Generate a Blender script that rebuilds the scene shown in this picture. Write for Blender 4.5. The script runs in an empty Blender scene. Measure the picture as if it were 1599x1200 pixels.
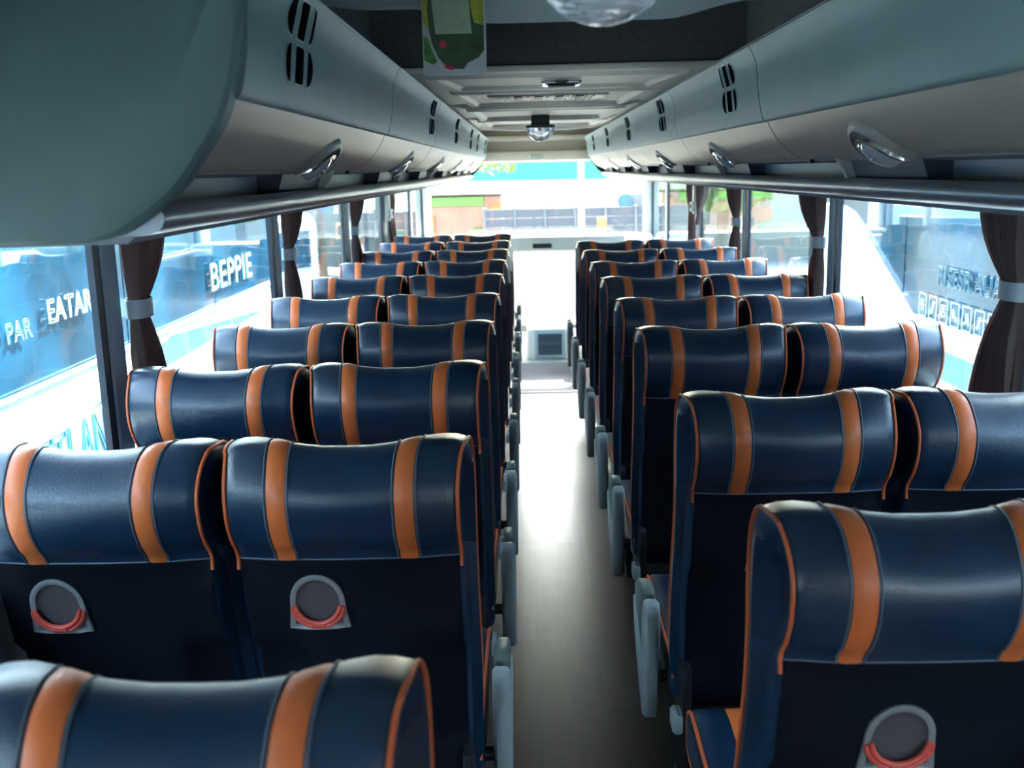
import bpy, math, random
from mathutils import Vector, Matrix
random.seed(7)
PI = math.pi
S = bpy.context.scene
COL = S.collection

# ------------------------------------------------------------------ camera, sky, sun, exposure
CZ = 1.62                      # camera height above the bus floor
CX = -0.108
FPX, TILT, YAW, ROLL = 1592.9, 0.207, 0.018, -0.024
cd = bpy.data.cameras.new('camera'); cam = bpy.data.objects.new('camera', cd); COL.objects.link(cam)
cd.sensor_fit = 'HORIZONTAL'; cd.sensor_width = 36.0; cd.lens = 36.0 * FPX / 1599.0
cd.clip_start = 0.02; cd.clip_end = 500
cd.dof.use_dof = True; cd.dof.focus_distance = 2.7; cd.dof.aperture_fstop = 5.6
sy, cy_, st, ct, sr, cr = math.sin(YAW), math.cos(YAW), math.sin(TILT), math.cos(TILT), math.sin(ROLL), math.cos(ROLL)
Fw = Vector((-sy * ct, cy_ * ct, -st)); Up = Vector((-sy * st, cy_ * st, ct)); Rt = Vector((cy_, sy, 0))
R2 = Rt * cr + Up * sr; U2 = -Rt * sr + Up * cr
M = Matrix(((R2.x, U2.x, -Fw.x), (R2.y, U2.y, -Fw.y), (R2.z, U2.z, -Fw.z))).to_4x4()
M.translation = Vector((CX, 0, CZ)); cam.matrix_world = M
S.camera = cam

W = bpy.data.worlds.new('sky'); S.world = W; W.use_nodes = True
nt = W.node_tree; bg = nt.nodes['Background']
sky = nt.nodes.new('ShaderNodeTexSky'); sky.sky_type = 'NISHITA'; sky.sun_disc = False
sky.sun_elevation = math.radians(40); sky.sun_rotation = math.radians(18); sky.dust_density = 3.0; sky.air_density = 1.0
hs = nt.nodes.new('ShaderNodeHueSaturation'); hs.inputs['Saturation'].default_value = .62
nt.links.new(sky.outputs[0], hs.inputs['Color']); nt.links.new(hs.outputs[0], bg.inputs[0]); bg.inputs[1].default_value = 0.9
sl = bpy.data.lights.new('sun', 'SUN'); sl.energy = 13.0; sl.angle = math.radians(1.0); sl.color = (1, .91, .79)
so = bpy.data.objects.new('sun', sl); COL.objects.link(so)
sd = Vector((math.sin(math.radians(20)) * math.cos(math.radians(37)), math.cos(math.radians(20)) * math.cos(math.radians(37)), math.sin(math.radians(37))))
so.rotation_euler = sd.to_track_quat('Z', 'Y').to_euler(); so.location = (5, 20, 20)
S.view_settings.view_transform = 'Standard'; S.view_settings.look = 'None'
S.view_settings.gamma = 1.0; S.view_settings.use_curve_mapping = False
S.view_settings.exposure = 2.5
S.cycles.use_denoising = True
S.cycles.max_bounces = 12; S.cycles.diffuse_bounces = 6; S.cycles.transparent_max_bounces = 16
S.cycles.caustics_reflective = False; S.cycles.caustics_refractive = False
S.cycles.sample_clamp_indirect = 6.0
# sky sampling portals at the bus windows (they add no light of their own)
def portal(loc, rot, sx, sz):
    l = bpy.data.lights.new('sky_portal', 'AREA'); l.shape = 'RECTANGLE'; l.size = sx; l.size_y = sz
    l.cycles.is_portal = True
    o = bpy.data.objects.new('sky_portal', l); COL.objects.link(o); o.location = loc; o.rotation_euler = rot
portal((-1.21, 4.5, 1.2), (0, -PI / 2, 0), .75, 12.5)
portal((1.21, 4.5, 1.2), (0, PI / 2, 0), .75, 12.5)
portal((0, 10.72, 1.2), (-PI / 2, 0, 0), 2.4, 1.3)

# ------------------------------------------------------------------ materials
MATS = {}
def mat(name, col, rough=.5, metal=0., coat=0., coat_rough=.2, noise=None, bump=None, spec=.5, sheen=0., trans=0.):
    """noise=(scale, amount, (stretch)) mottles the colour a little; bump=(scale, strength, kind)"""
    m = bpy.data.materials.new(name); m.use_nodes = True; t = m.node_tree; b = t.nodes['Principled BSDF']
    b.inputs['Base Color'].default_value = (*col, 1); b.inputs['Roughness'].default_value = rough
    b.inputs['Metallic'].default_value = metal; b.inputs['Coat Weight'].default_value = coat
    b.inputs['Coat Roughness'].default_value = coat_rough; b.inputs['Specular IOR Level'].default_value = spec
    if sheen: b.inputs['Sheen Weight'].default_value = sheen
    if trans: b.inputs['Transmission Weight'].default_value = trans
    tc = t.nodes.new('ShaderNodeTexCoord')
    if noise:
        mp = t.nodes.new('ShaderNodeMapping'); mp.inputs['Scale'].default_value = noise[2] if len(noise) > 2 else (1, 1, 1)
        n = t.nodes.new('ShaderNodeTexNoise'); n.inputs['Scale'].default_value = noise[0]; n.inputs['Detail'].default_value = 5
        r = t.nodes.new('ShaderNodeMapRange'); r.inputs['To Min'].default_value = 1 - noise[1]; r.inputs['To Max'].default_value = 1 + noise[1]
        r.inputs['From Min'].default_value = .3; r.inputs['From Max'].default_value = .7
        mx = t.nodes.new('ShaderNodeVectorMath'); mx.operation = 'SCALE'; mx.inputs[0].default_value = col
        t.links.new(tc.outputs['Object'], mp.inputs[0]); t.links.new(mp.outputs[0], n.inputs['Vector'])
        t.links.new(n.outputs['Fac'], r.inputs['Value']); t.links.new(r.outputs[0], mx.inputs['Scale'])
        t.links.new(mx.outputs[0], b.inputs['Base Color'])
    if bump:
        if bump[2] == 'noise':
            k = t.nodes.new('ShaderNodeTexNoise'); k.inputs['Detail'].default_value = 4; out = k.outputs['Fac']
        else:
            k = t.nodes.new('ShaderNodeTexVoronoi'); out = k.outputs['Distance']
        k.inputs['Scale'].default_value = bump[0]; bp = t.nodes.new('ShaderNodeBump')
        bp.inputs['Strength'].default_value = bump[1]; bp.inputs['Distance'].default_value = .002
        t.links.new(tc.outputs['Object'], k.inputs['Vector']); t.links.new(out, bp.inputs['Height']); t.links.new(bp.outputs[0], b.inputs['Normal'])
    MATS[name] = m
    return m

def glass(name, tint, ior=1.5, rough=0.0, boost=1.0):
    m = bpy.data.materials.new(name); m.use_nodes = True; t = m.node_tree
    for n in list(t.nodes): t.nodes.remove(n)
    o = t.nodes.new('ShaderNodeOutputMaterial'); tr = t.nodes.new('ShaderNodeBsdfTransparent'); gl = t.nodes.new('ShaderNodeBsdfGlossy')
    tr.inputs[0].default_value = (*tint, 1); gl.inputs['Roughness'].default_value = rough
    fr = t.nodes.new('ShaderNodeFresnel'); fr.inputs[0].default_value = ior
    mu = t.nodes.new('ShaderNodeMath'); mu.operation = 'MULTIPLY'; mu.inputs[1].default_value = boost; mu.use_clamp = True
    mx = t.nodes.new('ShaderNodeMixShader')
    ge = t.nodes.new('ShaderNodeNewGeometry'); io = t.nodes.new('ShaderNodeMapRange'); io.inputs['To Min'].default_value = ior; io.inputs['To Max'].default_value = 1 / ior
    t.links.new(ge.outputs['Backfacing'], io.inputs['Value']); t.links.new(io.outputs[0], fr.inputs[0])   # same reflectance on both faces of the sheet
    t.links.new(fr.outputs[0], mu.inputs[0]); t.links.new(mu.outputs[0], mx.inputs[0])
    t.links.new(tr.outputs[0], mx.inputs[1]); t.links.new(gl.outputs[0], mx.inputs[2]); t.links.new(mx.outputs[0], o.inputs[0])
    MATS[name] = m
    return m

LEATHER = mat('navy_leatherette', (.0058, .027, .062), .34, coat=.5, coat_rough=.3, noise=(9, .16), bump=(420, .22, 'vor'))
BLACKV = mat('black_back_vinyl', (.0035, .0048, .010), .6, bump=(300, .15, 'vor'), spec=.2)
ORANGE = mat('orange_leatherette', (.78, .17, .042), .42, coat=.1, bump=(420, .15, 'vor'))
PIPE = mat('orange_piping', (.72, .14, .045), .45)
THREAD = mat('grey_seam_welt', (.12, .14, .18), .5)
TEAL = mat('grey_green_door_plastic', (.165, .24, .242), .48, noise=(6, .06), bump=(160, .08, 'noise'))
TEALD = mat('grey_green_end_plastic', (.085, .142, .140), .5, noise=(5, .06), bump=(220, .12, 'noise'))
BEIGE = mat('warm_grey_panel_plastic', (.37, .31, .26), .36, noise=(2.2, .2, (1, .35, 1)))
CHAN = mat('service_channel_plastic', (.33, .31, .31), .4)
DARKP = mat('dark_channel_plastic', (.07, .075, .095), .5)
RAILM = mat('satin_rail', (.30, .33, .37), .3, metal=.55)
UNDER = mat('rack_underside', (.24, .25, .27), .45)
CEIL = mat('ceiling_plastic', (.62, .57, .50), .5, noise=(3, .05))
CEILD = mat('grey_carpet_liner', (.085, .087, .087), .95, noise=(60, .2), spec=.1)
CEILT = mat('grey_ceiling_liner', (.20, .245, .25), .7)
HEAD = mat('header_olive_plastic', (.42, .39, .33), .5)
ARM = mat('pale_grey_armrest_plastic', (.36, .40, .40), .42)
ARMD = mat('grey_green_arm_pad', (.13, .17, .15), .55)
OPENM = mat('dark_opening', (.006, .006, .007), 1.0, spec=0)
VRIM = mat('pale_vent_rim', (.30, .38, .38), .4)
PSHADE = mat('lamp_pocket_shade', (.11, .12, .135), .4)  # dark tone painted in for the shade inside the lamp pocket
BLK = mat('black_plastic', (.012, .013, .015), .45)
BLKM = mat('black_painted_steel', (.02, .021, .024), .4, metal=.3)
CHROME = mat('chrome', (.8, .8, .8), .12, metal=1)
REDH = mat('red_hook_plastic', (.70, .085, .06), .4)
HOLD = mat('smoky_holder_plastic', (.23, .215, .215), .35, coat=.3)
HOLDI = mat('holder_bowl_plastic', (.085, .07, .075), .4)
HOLDW = mat('holder_lip_plastic', (.42, .43, .45), .35)
POST = mat('pillar_trim', (.42, .52, .56), .5)
RUB = mat('window_rubber', (.012, .022, .04), .45)
WALL = mat('wall_lining', (.30, .33, .34), .7, noise=(20, .08))
CURT = mat('brown_curtain_cloth', (.22, .135, .12), .75, sheen=.3, noise=(5, .15), bump=(500, .2, 'noise'))
CURT = bpy.data.materials.new('brown_curtain_cloth_thin'); CURT.use_nodes = True
t = CURT.node_tree; b = t.nodes['Principled BSDF']; b.inputs['Base Color'].default_value = (.30, .21, .19, 1); b.inputs['Roughness'].default_value = .75; b.inputs['Sheen Weight'].default_value = .3
tl = t.nodes.new('ShaderNodeBsdfTranslucent'); tl.inputs[0].default_value = (.28, .17, .14, 1); mx = t.nodes.new('ShaderNodeMixShader'); mx.inputs[0].default_value = .38
wv = t.nodes.new('ShaderNodeTexNoise'); wv.inputs['Scale'].default_value = 600; bp = t.nodes.new('ShaderNodeBump'); bp.inputs['Strength'].default_value = .15; bp.inputs['Distance'].default_value = .002
t.links.new(wv.outputs['Fac'], bp.inputs['Height']); t.links.new(bp.outputs[0], b.inputs['Normal'])
t.links.new(b.outputs[0], mx.inputs[1]); t.links.new(tl.outputs[0], mx.inputs[2]); t.links.new(mx.outputs[0], t.nodes['Material Output'].inputs[0])
BAND = mat('white_tie_band', (.62, .66, .68), .45)
MATG = mat('mauve_grey_mat', (.17, .16, .19), .8, noise=(50, .1))
WHITEP = mat('white_body_paint', (.86, .88, .90), .25, coat=.4, coat_rough=.05)
WHITEI = mat('white_front_plastic', (.80, .80, .77), .45)
GREYI = mat('pale_green_grey_plastic', (.50, .54, .52), .5)
SCREEN = mat('screen_glass', (.05, .08, .11), .12)
TEALP = mat('teal_stripe_paint', (.03, .22, .30), .3)
DECAL = mat('white_decal', (.75, .90, .95), .5)
DECAL2 = mat('faint_white_decal', (.22, .34, .38), .5)
DECALB = mat('blue_decal', (.12, .42, .60), .5)
NGLASS = mat('blue_coach_glass', (.006, .045, .085), .12, spec=.35, noise=(1.4, .7))
CARGL = mat('car_glass', (.015, .05, .08), .1, spec=.4)
TYRE = mat('tyre_rubber', (.02, .02, .02), .8)
ASPH = mat('yard_asphalt', (.17, .165, .16), .9, noise=(1.2, .12), bump=(40, .4, 'noise'))
GLASSW = glass('window_glass', (.80, .93, .97), 1.45, boost=1.25)
GLASSF = glass('windshield_glass', (.95, .98, .96), 1.4)

# floor: grey wood look vinyl
FLOOR = bpy.data.materials.new('wood_look_vinyl'); FLOOR.use_nodes = True
t = FLOOR.node_tree; b = t.nodes['Principled BSDF']; b.inputs['Roughness'].default_value = .31; b.inputs['Specular IOR Level'].default_value = .36
tc = t.nodes.new('ShaderNodeTexCoord'); mp = t.nodes.new('ShaderNodeMapping'); mp.inputs['Scale'].default_value = (1, 1, 1); mp.inputs['Rotation'].default_value = (0, 0, PI / 2)
br = t.nodes.new('ShaderNodeTexBrick'); br.inputs['Scale'].default_value = 1.0; br.inputs['Brick Width'].default_value = .95; br.inputs['Row Height'].default_value = .105
br.inputs['Mortar Size'].default_value = .0015; br.inputs['Color1'].default_value = (.066, .054, .044, 1); br.inputs['Color2'].default_value = (.043, .037, .032, 1); br.inputs['Mortar'].default_value = (.04, .036, .032, 1)
n = t.nodes.new('ShaderNodeTexNoise'); n.inputs['Scale'].default_value = 6; n.inputs['Detail'].default_value = 8
mp2 = t.nodes.new('ShaderNodeMapping'); mp2.inputs['Scale'].default_value = (6, .6, 1)
mx = t.nodes.new('ShaderNodeMix'); mx.data_type = 'RGBA'; mx.blend_type = 'OVERLAY'; mx.inputs['Factor'].default_value = .55
t.links.new(tc.outputs['Object'], mp.inputs[0]); t.links.new(mp.outputs[0], br.inputs['Vector'])
t.links.new(tc.outputs['Object'], mp2.inputs[0]); t.links.new(mp2.outputs[0], n.inputs['Vector'])
t.links.new(br.outputs['Color'], mx.inputs['A']); t.links.new(n.outputs['Color'], mx.inputs['B']); t.links.new(mx.outputs['Result'], b.inputs['Base Color'])
bp = t.nodes.new('ShaderNodeBump'); bp.inputs['Strength'].default_value = .25; bp.inputs['Distance'].default_value = .004
n2 = t.nodes.new('ShaderNodeTexNoise'); n2.inputs['Scale'].default_value = 9; t.links.new(tc.outputs['Object'], n2.inputs['Vector'])
t.links.new(n2.outputs['Fac'], bp.inputs['Height']); t.links.new(bp.outputs[0], b.inputs['Normal'])

# frosted white sheet at the front (daylight shines through it)
FROST = bpy.data.materials.new('frosted_white_sheet'); FROST.use_nodes = True
t = FROST.node_tree; t.nodes.remove(t.nodes['Principled BSDF']); o_ = t.nodes['Material Output']
d1 = t.nodes.new('ShaderNodeBsdfDiffuse'); d1.inputs[0].default_value = (.92, .91, .87, 1)
d2 = t.nodes.new('ShaderNodeBsdfTranslucent'); d2.inputs[0].default_value = (.97, .96, .92, 1)
mx = t.nodes.new('ShaderNodeMixShader'); mx.inputs[0].default_value = .6
t.links.new(d1.outputs[0], mx.inputs[1]); t.links.new(d2.outputs[0], mx.inputs[2]); t.links.new(mx.outputs[0], o_.inputs[0])

# ------------------------------------------------------------------ mesh helpers
class MB:
    def __init__(s): s.v, s.f, s.m = [], [], []
    def add(s, vs, fs, mi=0):
        o = len(s.v); s.v += [tuple(v) for v in vs]
        for f in fs: s.f.append(tuple(i + o for i in f)); s.m.append(mi)
        return s
    def box(s, x0, x1, y0, y1, z0, z1, mi=0, bev=0.):
        b = min(bev, abs(x1 - x0) * .45, abs(y1 - y0) * .45, abs(z1 - z0) * .45)
        if b <= 0:
            vs = [(x, y, z) for x in (x0, x1) for y in (y0, y1) for z in (z0, z1)]
            return s.add(vs, [(0, 1, 3, 2), (4, 6, 7, 5), (0, 4, 5, 1), (2, 3, 7, 6), (0, 2, 6, 4), (1, 5, 7, 3)], mi)
        # chamfered box: loops of an 8-gon in XY stacked in z
        def ring(i, z): return [(x0 + b + i, y0 + i, z), (x1 - b - i, y0 + i, z), (x1 - i, y0 + b + i, z), (x1 - i, y1 - b - i, z), (x1 - b - i, y1 - i, z), (x0 + b + i, y1 - i, z), (x0 + i, y1 - b - i, z), (x0 + i, y0 + b + i, z)]
        rs = [ring(b * .99 if b * 2.2 < min(x1 - x0, y1 - y0) else b * .5, z0), ring(b * .3, z0 + b * .3), ring(0, z0 + b), ring(0, z1 - b), ring(b * .3, z1 - b * .3), ring(b * .99 if b * 2.2 < min(x1 - x0, y1 - y0) else b * .5, z1)]
        return s.loft(rs, mi, True, True, True)
    def loft(s, rings, mi=0, closed=True, cap0=False, cap1=False):
        n = len(rings[0]); vs = [p for r in rings for p in r]; fs = []
        for i in range(len(rings) - 1):
            for j in range(n if closed else n - 1):
                k = (j + 1) % n; fs.append((i * n + j, i * n + k, (i + 1) * n + k, (i + 1) * n + j))
        if cap0: fs.append(tuple(range(n))[::-1])
        if cap1: fs.append(tuple((len(rings) - 1) * n + j for j in range(n)))
        return s.add(vs, fs, mi)
    def tube(s, pts, r, mi=0, n=8, caps=True, sq=None):
        pts = [Vector(p) for p in pts]; rings = []; up = None
        for i, p in enumerate(pts):
            d = (pts[min(i + 1, len(pts) - 1)] - pts[max(i - 1, 0)]).normalized()
            if up is None: up = Vector((0, 0, 1)) if abs(d.z) < .9 else Vector((1, 0, 0))
            a = d.cross(up)
            if a.length < 1e-4: a = d.cross(Vector((1, .3, 0)))
            a.normalize(); b = a.cross(d).normalized(); up = b
            rr = r[i] if isinstance(r, (list, tuple)) else r
            rings.append([p + (a * math.cos(2 * PI * k / n) + b * math.sin(2 * PI * k / n)) * rr for k in range(n)])
        return s.loft(rings, mi, True, caps, caps)
    def prism(s, poly, axis, a0, a1, mi=0, bev=0.):
        """poly of 2-D points extruded along axis 'x','y','z' (with a small edge bevel by polygon inset)"""
        def P(p, a): return {'x': (a, p[0], p[1]), 'y': (p[0], a, p[1]), 'z': (p[0], p[1], a)}[axis]
        if bev > 0:
            ins = inset(poly, bev); sg = 1 if a1 > a0 else -1
            rs = [[P(p, a0) for p in ins], [P(p, a0 + sg * bev) for p in poly], [P(p, a1 - sg * bev) for p in poly], [P(p, a1) for p in ins]]
        else: rs = [[P(p, a0) for p in poly], [P(p, a1) for p in poly]]
        return s.loft(rs, mi, True, True, True)
    def build(s, name, mats, parent=None, smooth=35, loc=None):
        me = bpy.data.meshes.new(name); me.from_pydata([tuple(v) for v in s.v], [], s.f)
        for m in (mats if isinstance(mats, (list, tuple)) else [mats]): me.materials.append(m)
        for p, mi in zip(me.polygons, s.m): p.material_index = mi
        import bmesh
        bm = bmesh.new(); bm.from_mesh(me); bmesh.ops.recalc_face_normals(bm, faces=bm.faces); bm.to_mesh(me); bm.free()
        if smooth:
            for p in me.polygons: p.use_smooth = True
            me.set_sharp_from_angle(angle=math.radians(smooth))
        o = bpy.data.objects.new(name, me); COL.objects.link(o)
        if parent: o.parent = parent
        if loc: o.location = loc
        return o

def area2(poly): return sum(poly[i][0] * poly[(i + 1) % len(poly)][1] - poly[(i + 1) % len(poly)][0] * poly[i][1] for i in range(len(poly)))
def inset(poly, d):
    n = len(poly); sg = 1 if area2(poly) > 0 else -1; out = []
    for i in range(n):
        a, b, c = Vector(poly[i - 1]), Vector(poly[i]), Vector(poly[(i + 1) % n])
        e1 = (b - a); e2 = (c - b)
        if e1.length < 1e-9 or e2.length < 1e-9: out.append(tuple(b)); continue
        e1.normalize(); e2.normalize()
        n1 = Vector((-e1.y, e1.x)) * sg; n2 = Vector((-e2.y, e2.x)) * sg; m = (n1 + n2)
        if m.length < 1e-6: m = n1
        m.normalize(); k = max(.5, m.dot(n1)); out.append(tuple(b + m * d / k))
    return out
def spline(pts, n, closed=False):
    P = [Vector(p) for p in pts]; out = []; m = len(P)
    segs = m if closed else m - 1
    for i in range(segs):
        if closed: a, b, c, d = P[i - 1], P[i], P[(i + 1) % m], P[(i + 2) % m]
        else: a, b, c, d = P[max(i - 1, 0)], P[i], P[i + 1], P[min(i + 2, m - 1)]
        for k in range(n):
            u = k / n; out.append(.5 * ((2 * b) + (c - a) * u + (2 * a - 5 * b + 4 * c - d) * u * u + (3 * b - a - 3 * c + d) * u ** 3))
    if not closed: out.append(P[-1])
    return [tuple(p) for p in out]
def sstep(a, b, x):
    x = max(0., min(1., (x - a) / (b - a))); return x * x * (3 - 2 * x)
def empty(name, label, cat, loc=(0, 0, 0), group=None):
    o = bpy.data.objects.new(name, None); COL.objects.link(o); o.location = loc; o.empty_display_size = .1
    o['label'] = label; o['category'] = cat
    if group: o['group'] = group
    return o
def tag(o, label, cat, group=None):
    o['label'] = label; o['category'] = cat
    if group: o['group'] = group
    return o
def struct(o): o['kind'] = 'structure'; return o
def copy_tree(o, parent=None):
    c = o.copy(); COL.objects.link(c)
    if parent: c.parent = parent
    for ch in o.children: copy_tree(ch, c)
    return c

# ------------------------------------------------------------------ the bus shell
struct(MB().box(-1.2, 1.2, -1.6, 7.38, -.06, 0).build('floor', FLOOR, smooth=0))
struct(MB().box(-1.2, 1.2, 7.38, 10.9, -.5, -.16).build('floor_front_well', GREYI, smooth=0))
CT = CZ + .305                                            # ceiling height
WSILL, WTOP = .90, CZ - .088
for sgn, side in ((-1, 'left'), (1, 'right')):
    X0, X1 = sorted((sgn * 1.15, sgn * 1.23))
    m = MB().box(X0, X1, -1.6, 10.9, -.9, WSILL, 0).box(X0, X1, -1.6, 10.9, WTOP, 2.34, 0)
    struct(m.build('wall_' + side, WALL, smooth=0))
    Xs = sorted((sgn * 1.10, sgn * 1.16))
    struct(MB().box(Xs[0], Xs[1], -1.6, 10.2, WSILL - .03, WSILL + .002, bev=.006).build('trim_sill_' + side, POST))
posts = [-1.0, .75, 2.48, 4.22, 5.94, 7.55, 9.3]
wn = 0; tn = 0
for sgn, side in ((-1, 'left'), (1, 'right')):
    for i, y in enumerate(posts):
        tn += 1
        prof = [(y + .012, 0), (y + .018, .012), (y + .095, .012), (y + .10, .0)]
        m = MB(); pts = [(sgn * (1.162 - q), p) for p, q in prof]
        m.loft([[(px, py, WSILL) for px, py in pts + [(sgn * 1.176, y + .100), (sgn * 1.176, y + .012)]], [(px, py, WTOP) for px, py in pts + [(sgn * 1.176, y + .100), (sgn * 1.176, y + .012)]]], 0, True, True, True)
        struct(m.build('trim_%d' % tn, POST))
        wn += 1
        y0 = y + .100; y1 = (posts[i + 1] if i + 1 < len(posts) else 10.45)
        xa, xb = sorted((sgn * 1.155, sgn * 1.172))
        r = MB(); w_ = .026
        r.box(xa, xb, y1 - w_, y1 + .013, WSILL, WTOP); r.box(xa, xb, y0 - .004, y0 + .012, WSILL, WTOP)
        r.box(xa, xb, y0, y1, WSILL, WSILL + .02); r.box(xa, xb, y0, y1, WTOP - .012, WTOP)
        f = struct(r.build('window_%d' % wn, RUB, smooth=0))
        xg = sorted((sgn * 1.164, sgn * 1.169))
        MB().box(xg[0], xg[1], y0, y1 - w_ + .002, WSILL + .01, WTOP - .005).build('pane', GLASSW, f, smooth=0)
struct(MB().box(-1.23, 1.23, -1.68, -1.6, -.9, 2.34).build('wall_back', WALL, smooth=0))
struct(MB().box(-1.23, 1.23, -1.68, 10.9, 2.30, 2.36).build('ceiling_roof_skin', WALL, smooth=0))

# ceiling: near part, recess with carpet liner, middle panels, front part
c = MB()
c.box(-.50, .50, -1.6, 2.0, CT + .028, CT + .06)
c2 = struct(c.build('ceiling', CEILT))
# rounded lip of the near ceiling: sweeps down in the middle around the lamp base
m = MB(); rows_ = []
for i in range(41):
    u = -1 + i / 20.; x = u * .52
    dip = .030 * sstep(.62, .30, abs(u)) + .0; back = -.10 * sstep(.75, 1.0, abs(u)) 
    y = 2.06 + back
    rows_.append([(x, 1.55, CT + .03), (x, y - .08, CT - .004 - dip * .6), (x, y - .02, CT - .002 - dip), (x, y, CT + .008 - dip), (x, y + .004, CT + .03), (x, y - .02, CT + .06), (x, 1.55, CT + .05)])
m.loft(rows_, 0, True, True, True); struct(m.build('trim_ceiling_lip', CEILT))
c = MB()                                                  # recess
c.box(-.62, .62, 3.30, 3.34, CT, CT + .32)               # far wall facing the camera
c.box(-.62, .62, 1.9, 3.34, CT + .26, CT + .30)          # its top
c.box(-.66, -.58, 1.9, 3.34, CT, CT + .3); c.box(.58, .66, 1.9, 3.34, CT, CT + .3); c.box(-.6, .6, 1.86, 1.9, CT + .06, CT + .3)
struct(c.build('ceiling_recess', CEILD, smooth=0))
struct(MB().box(-.50, .50, 3.285, 3.35, CT - .008, CT + .012, bev=.006).build('trim_recess_edge', CEIL))
# middle ceiling with framed hatch panels, modelled as stepped panels
c = MB()
c.box(-.50, .50, 3.34, 7.45, CT, CT + .04)
struct(c.build('ceiling_middle', CEIL, smooth=0))
def frame_panel(y0, y1, xw, depth, name, taper=.0):
    m = MB()
    def tr(xx, yy0, yy1, z): return [(-xx, yy0, z), (xx, yy0, z), (xx - taper, yy1, z), (-xx + taper, yy1, z)]
    o = tr(xw, y0, y1, CT); a = tr(xw - .01, y0 + .012, y1 - .012, CT - depth); b = tr(xw - .035, y0 + .045, y1 - .045, CT - depth); d = tr(xw - .05, y0 + .07, y1 - .07, CT - .002)
    m.loft([o, a, b, d], 0, True, False, True)
    return struct(m.build(name, CEIL, smooth=20))
frame_panel(3.42, 3.98, .43, .014, 'trim_ceiling_hatch', .05)
frame_panel(4.10, 4.95, .40, .016, 'trim_ceiling_vent_frame', .04)
frame_panel(5.2, 6.2, .40, .02, 'trim_ceiling_panel', .03)
frame_panel(6.35, 7.2, .40, .02, 'trim_ceiling_front_panel', .03)
# curved cross ribs that sag towards the middle
for k, (y, d) in enumerate(((5.03, .030), (6.27, .028), (7.42, .034))):
    m = MB(); rr = []
    for i in range(33):
        u = -1 + i / 16.; x = u * .47; yy = y + .10 * (1 - u * u) * (-1 if k < 2 else .6); z = CT - d * (1 - u ** 4)
        rr.append([(x, yy - .09, CT + .004), (x, yy - .05, z), (x, yy + .03, z), (x, yy + .05, CT + .004)])
    m.loft(rr, 0, True, True, True); struct(m.build('trim_ceiling_rib', CEIL))
# front ceiling and header above the windscreen
struct(MB().box(-1.15, 1.15, 7.45, 10.9, CT + .07, CT + .11).build('ceiling_front', HEAD, smooth=0))
struct(MB().box(-.50, .50, 7.45, 7.5, CT, CT + .10).build('trim_ceiling_end', HEAD, smooth=0))
h = MB().box(-1.15, 1.15, 10.10, 10.16, CT - .24, CT + .10, 0).box(-.9, .9, 10.05, 10.10, CT - .035, CT + .012, 1, .012).box(-.9, .9, 10.04, 10.10, CT - .23, CT - .135, 1, .015).box(-.07, .07, 10.0, 10.05, CT - .225, CT - .165, 2, .01)
struct(h.build('wall_header', [HEAD, CEIL, GREYI]))

# things on the ceiling
v = empty('ceiling_vent', 'cream ceiling air vent with dark square openings, behind the chrome catch', 'vent', (0, 4.5, CT))
MB().box(-.26, .24, -.17, .10, -.012, -.002, bev=.004).build('vent_panel', CHAN, v)
for k in range(4):
    MB().box(-.150 + k * .085, -.115 + k * .085, -.165, .08, -.0155, -.011, bev=.001).build('opening', BLK, v)
m = MB()
for k in range(15): 
    x = -.20 + k * .027
    if all(abs(x - (-.1325 + j * .085)) > .024 for j in range(4)): m.box(x - .005, x + .005, -.16, .08, -.017, -.011)
m.build('slat', CEIL, v, smooth=0)
hc = empty('hatch_catch', 'chrome rectangular catch on the ceiling hatch behind the dark recess', 'handle', (.015, 3.50, CT - .012))
MB().box(-.065, .065, -.05, .05, -.026, .002, bev=.009).build('catch_plate', CHROME, hc)
MB().box(-.045, .045, -.053, .03, -.031, -.02, bev=.005).build('latch_slot', BLK, hc)
m = MB(); m.loft([[(.02 * math.cos(a) * k, -.03, -.028 + .0), ] * 1 for k in (1,) for a in (0,)] if False else [[(.022 * math.cos(2 * PI * i / 16), -.052 + .004 * j, -.014 + .008 * math.sin(2 * PI * i / 16)) for i in range(16)] for j in (0, 1)], 0, True, True, True)
m.build('catch_button', CHROME, hc)

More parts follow.
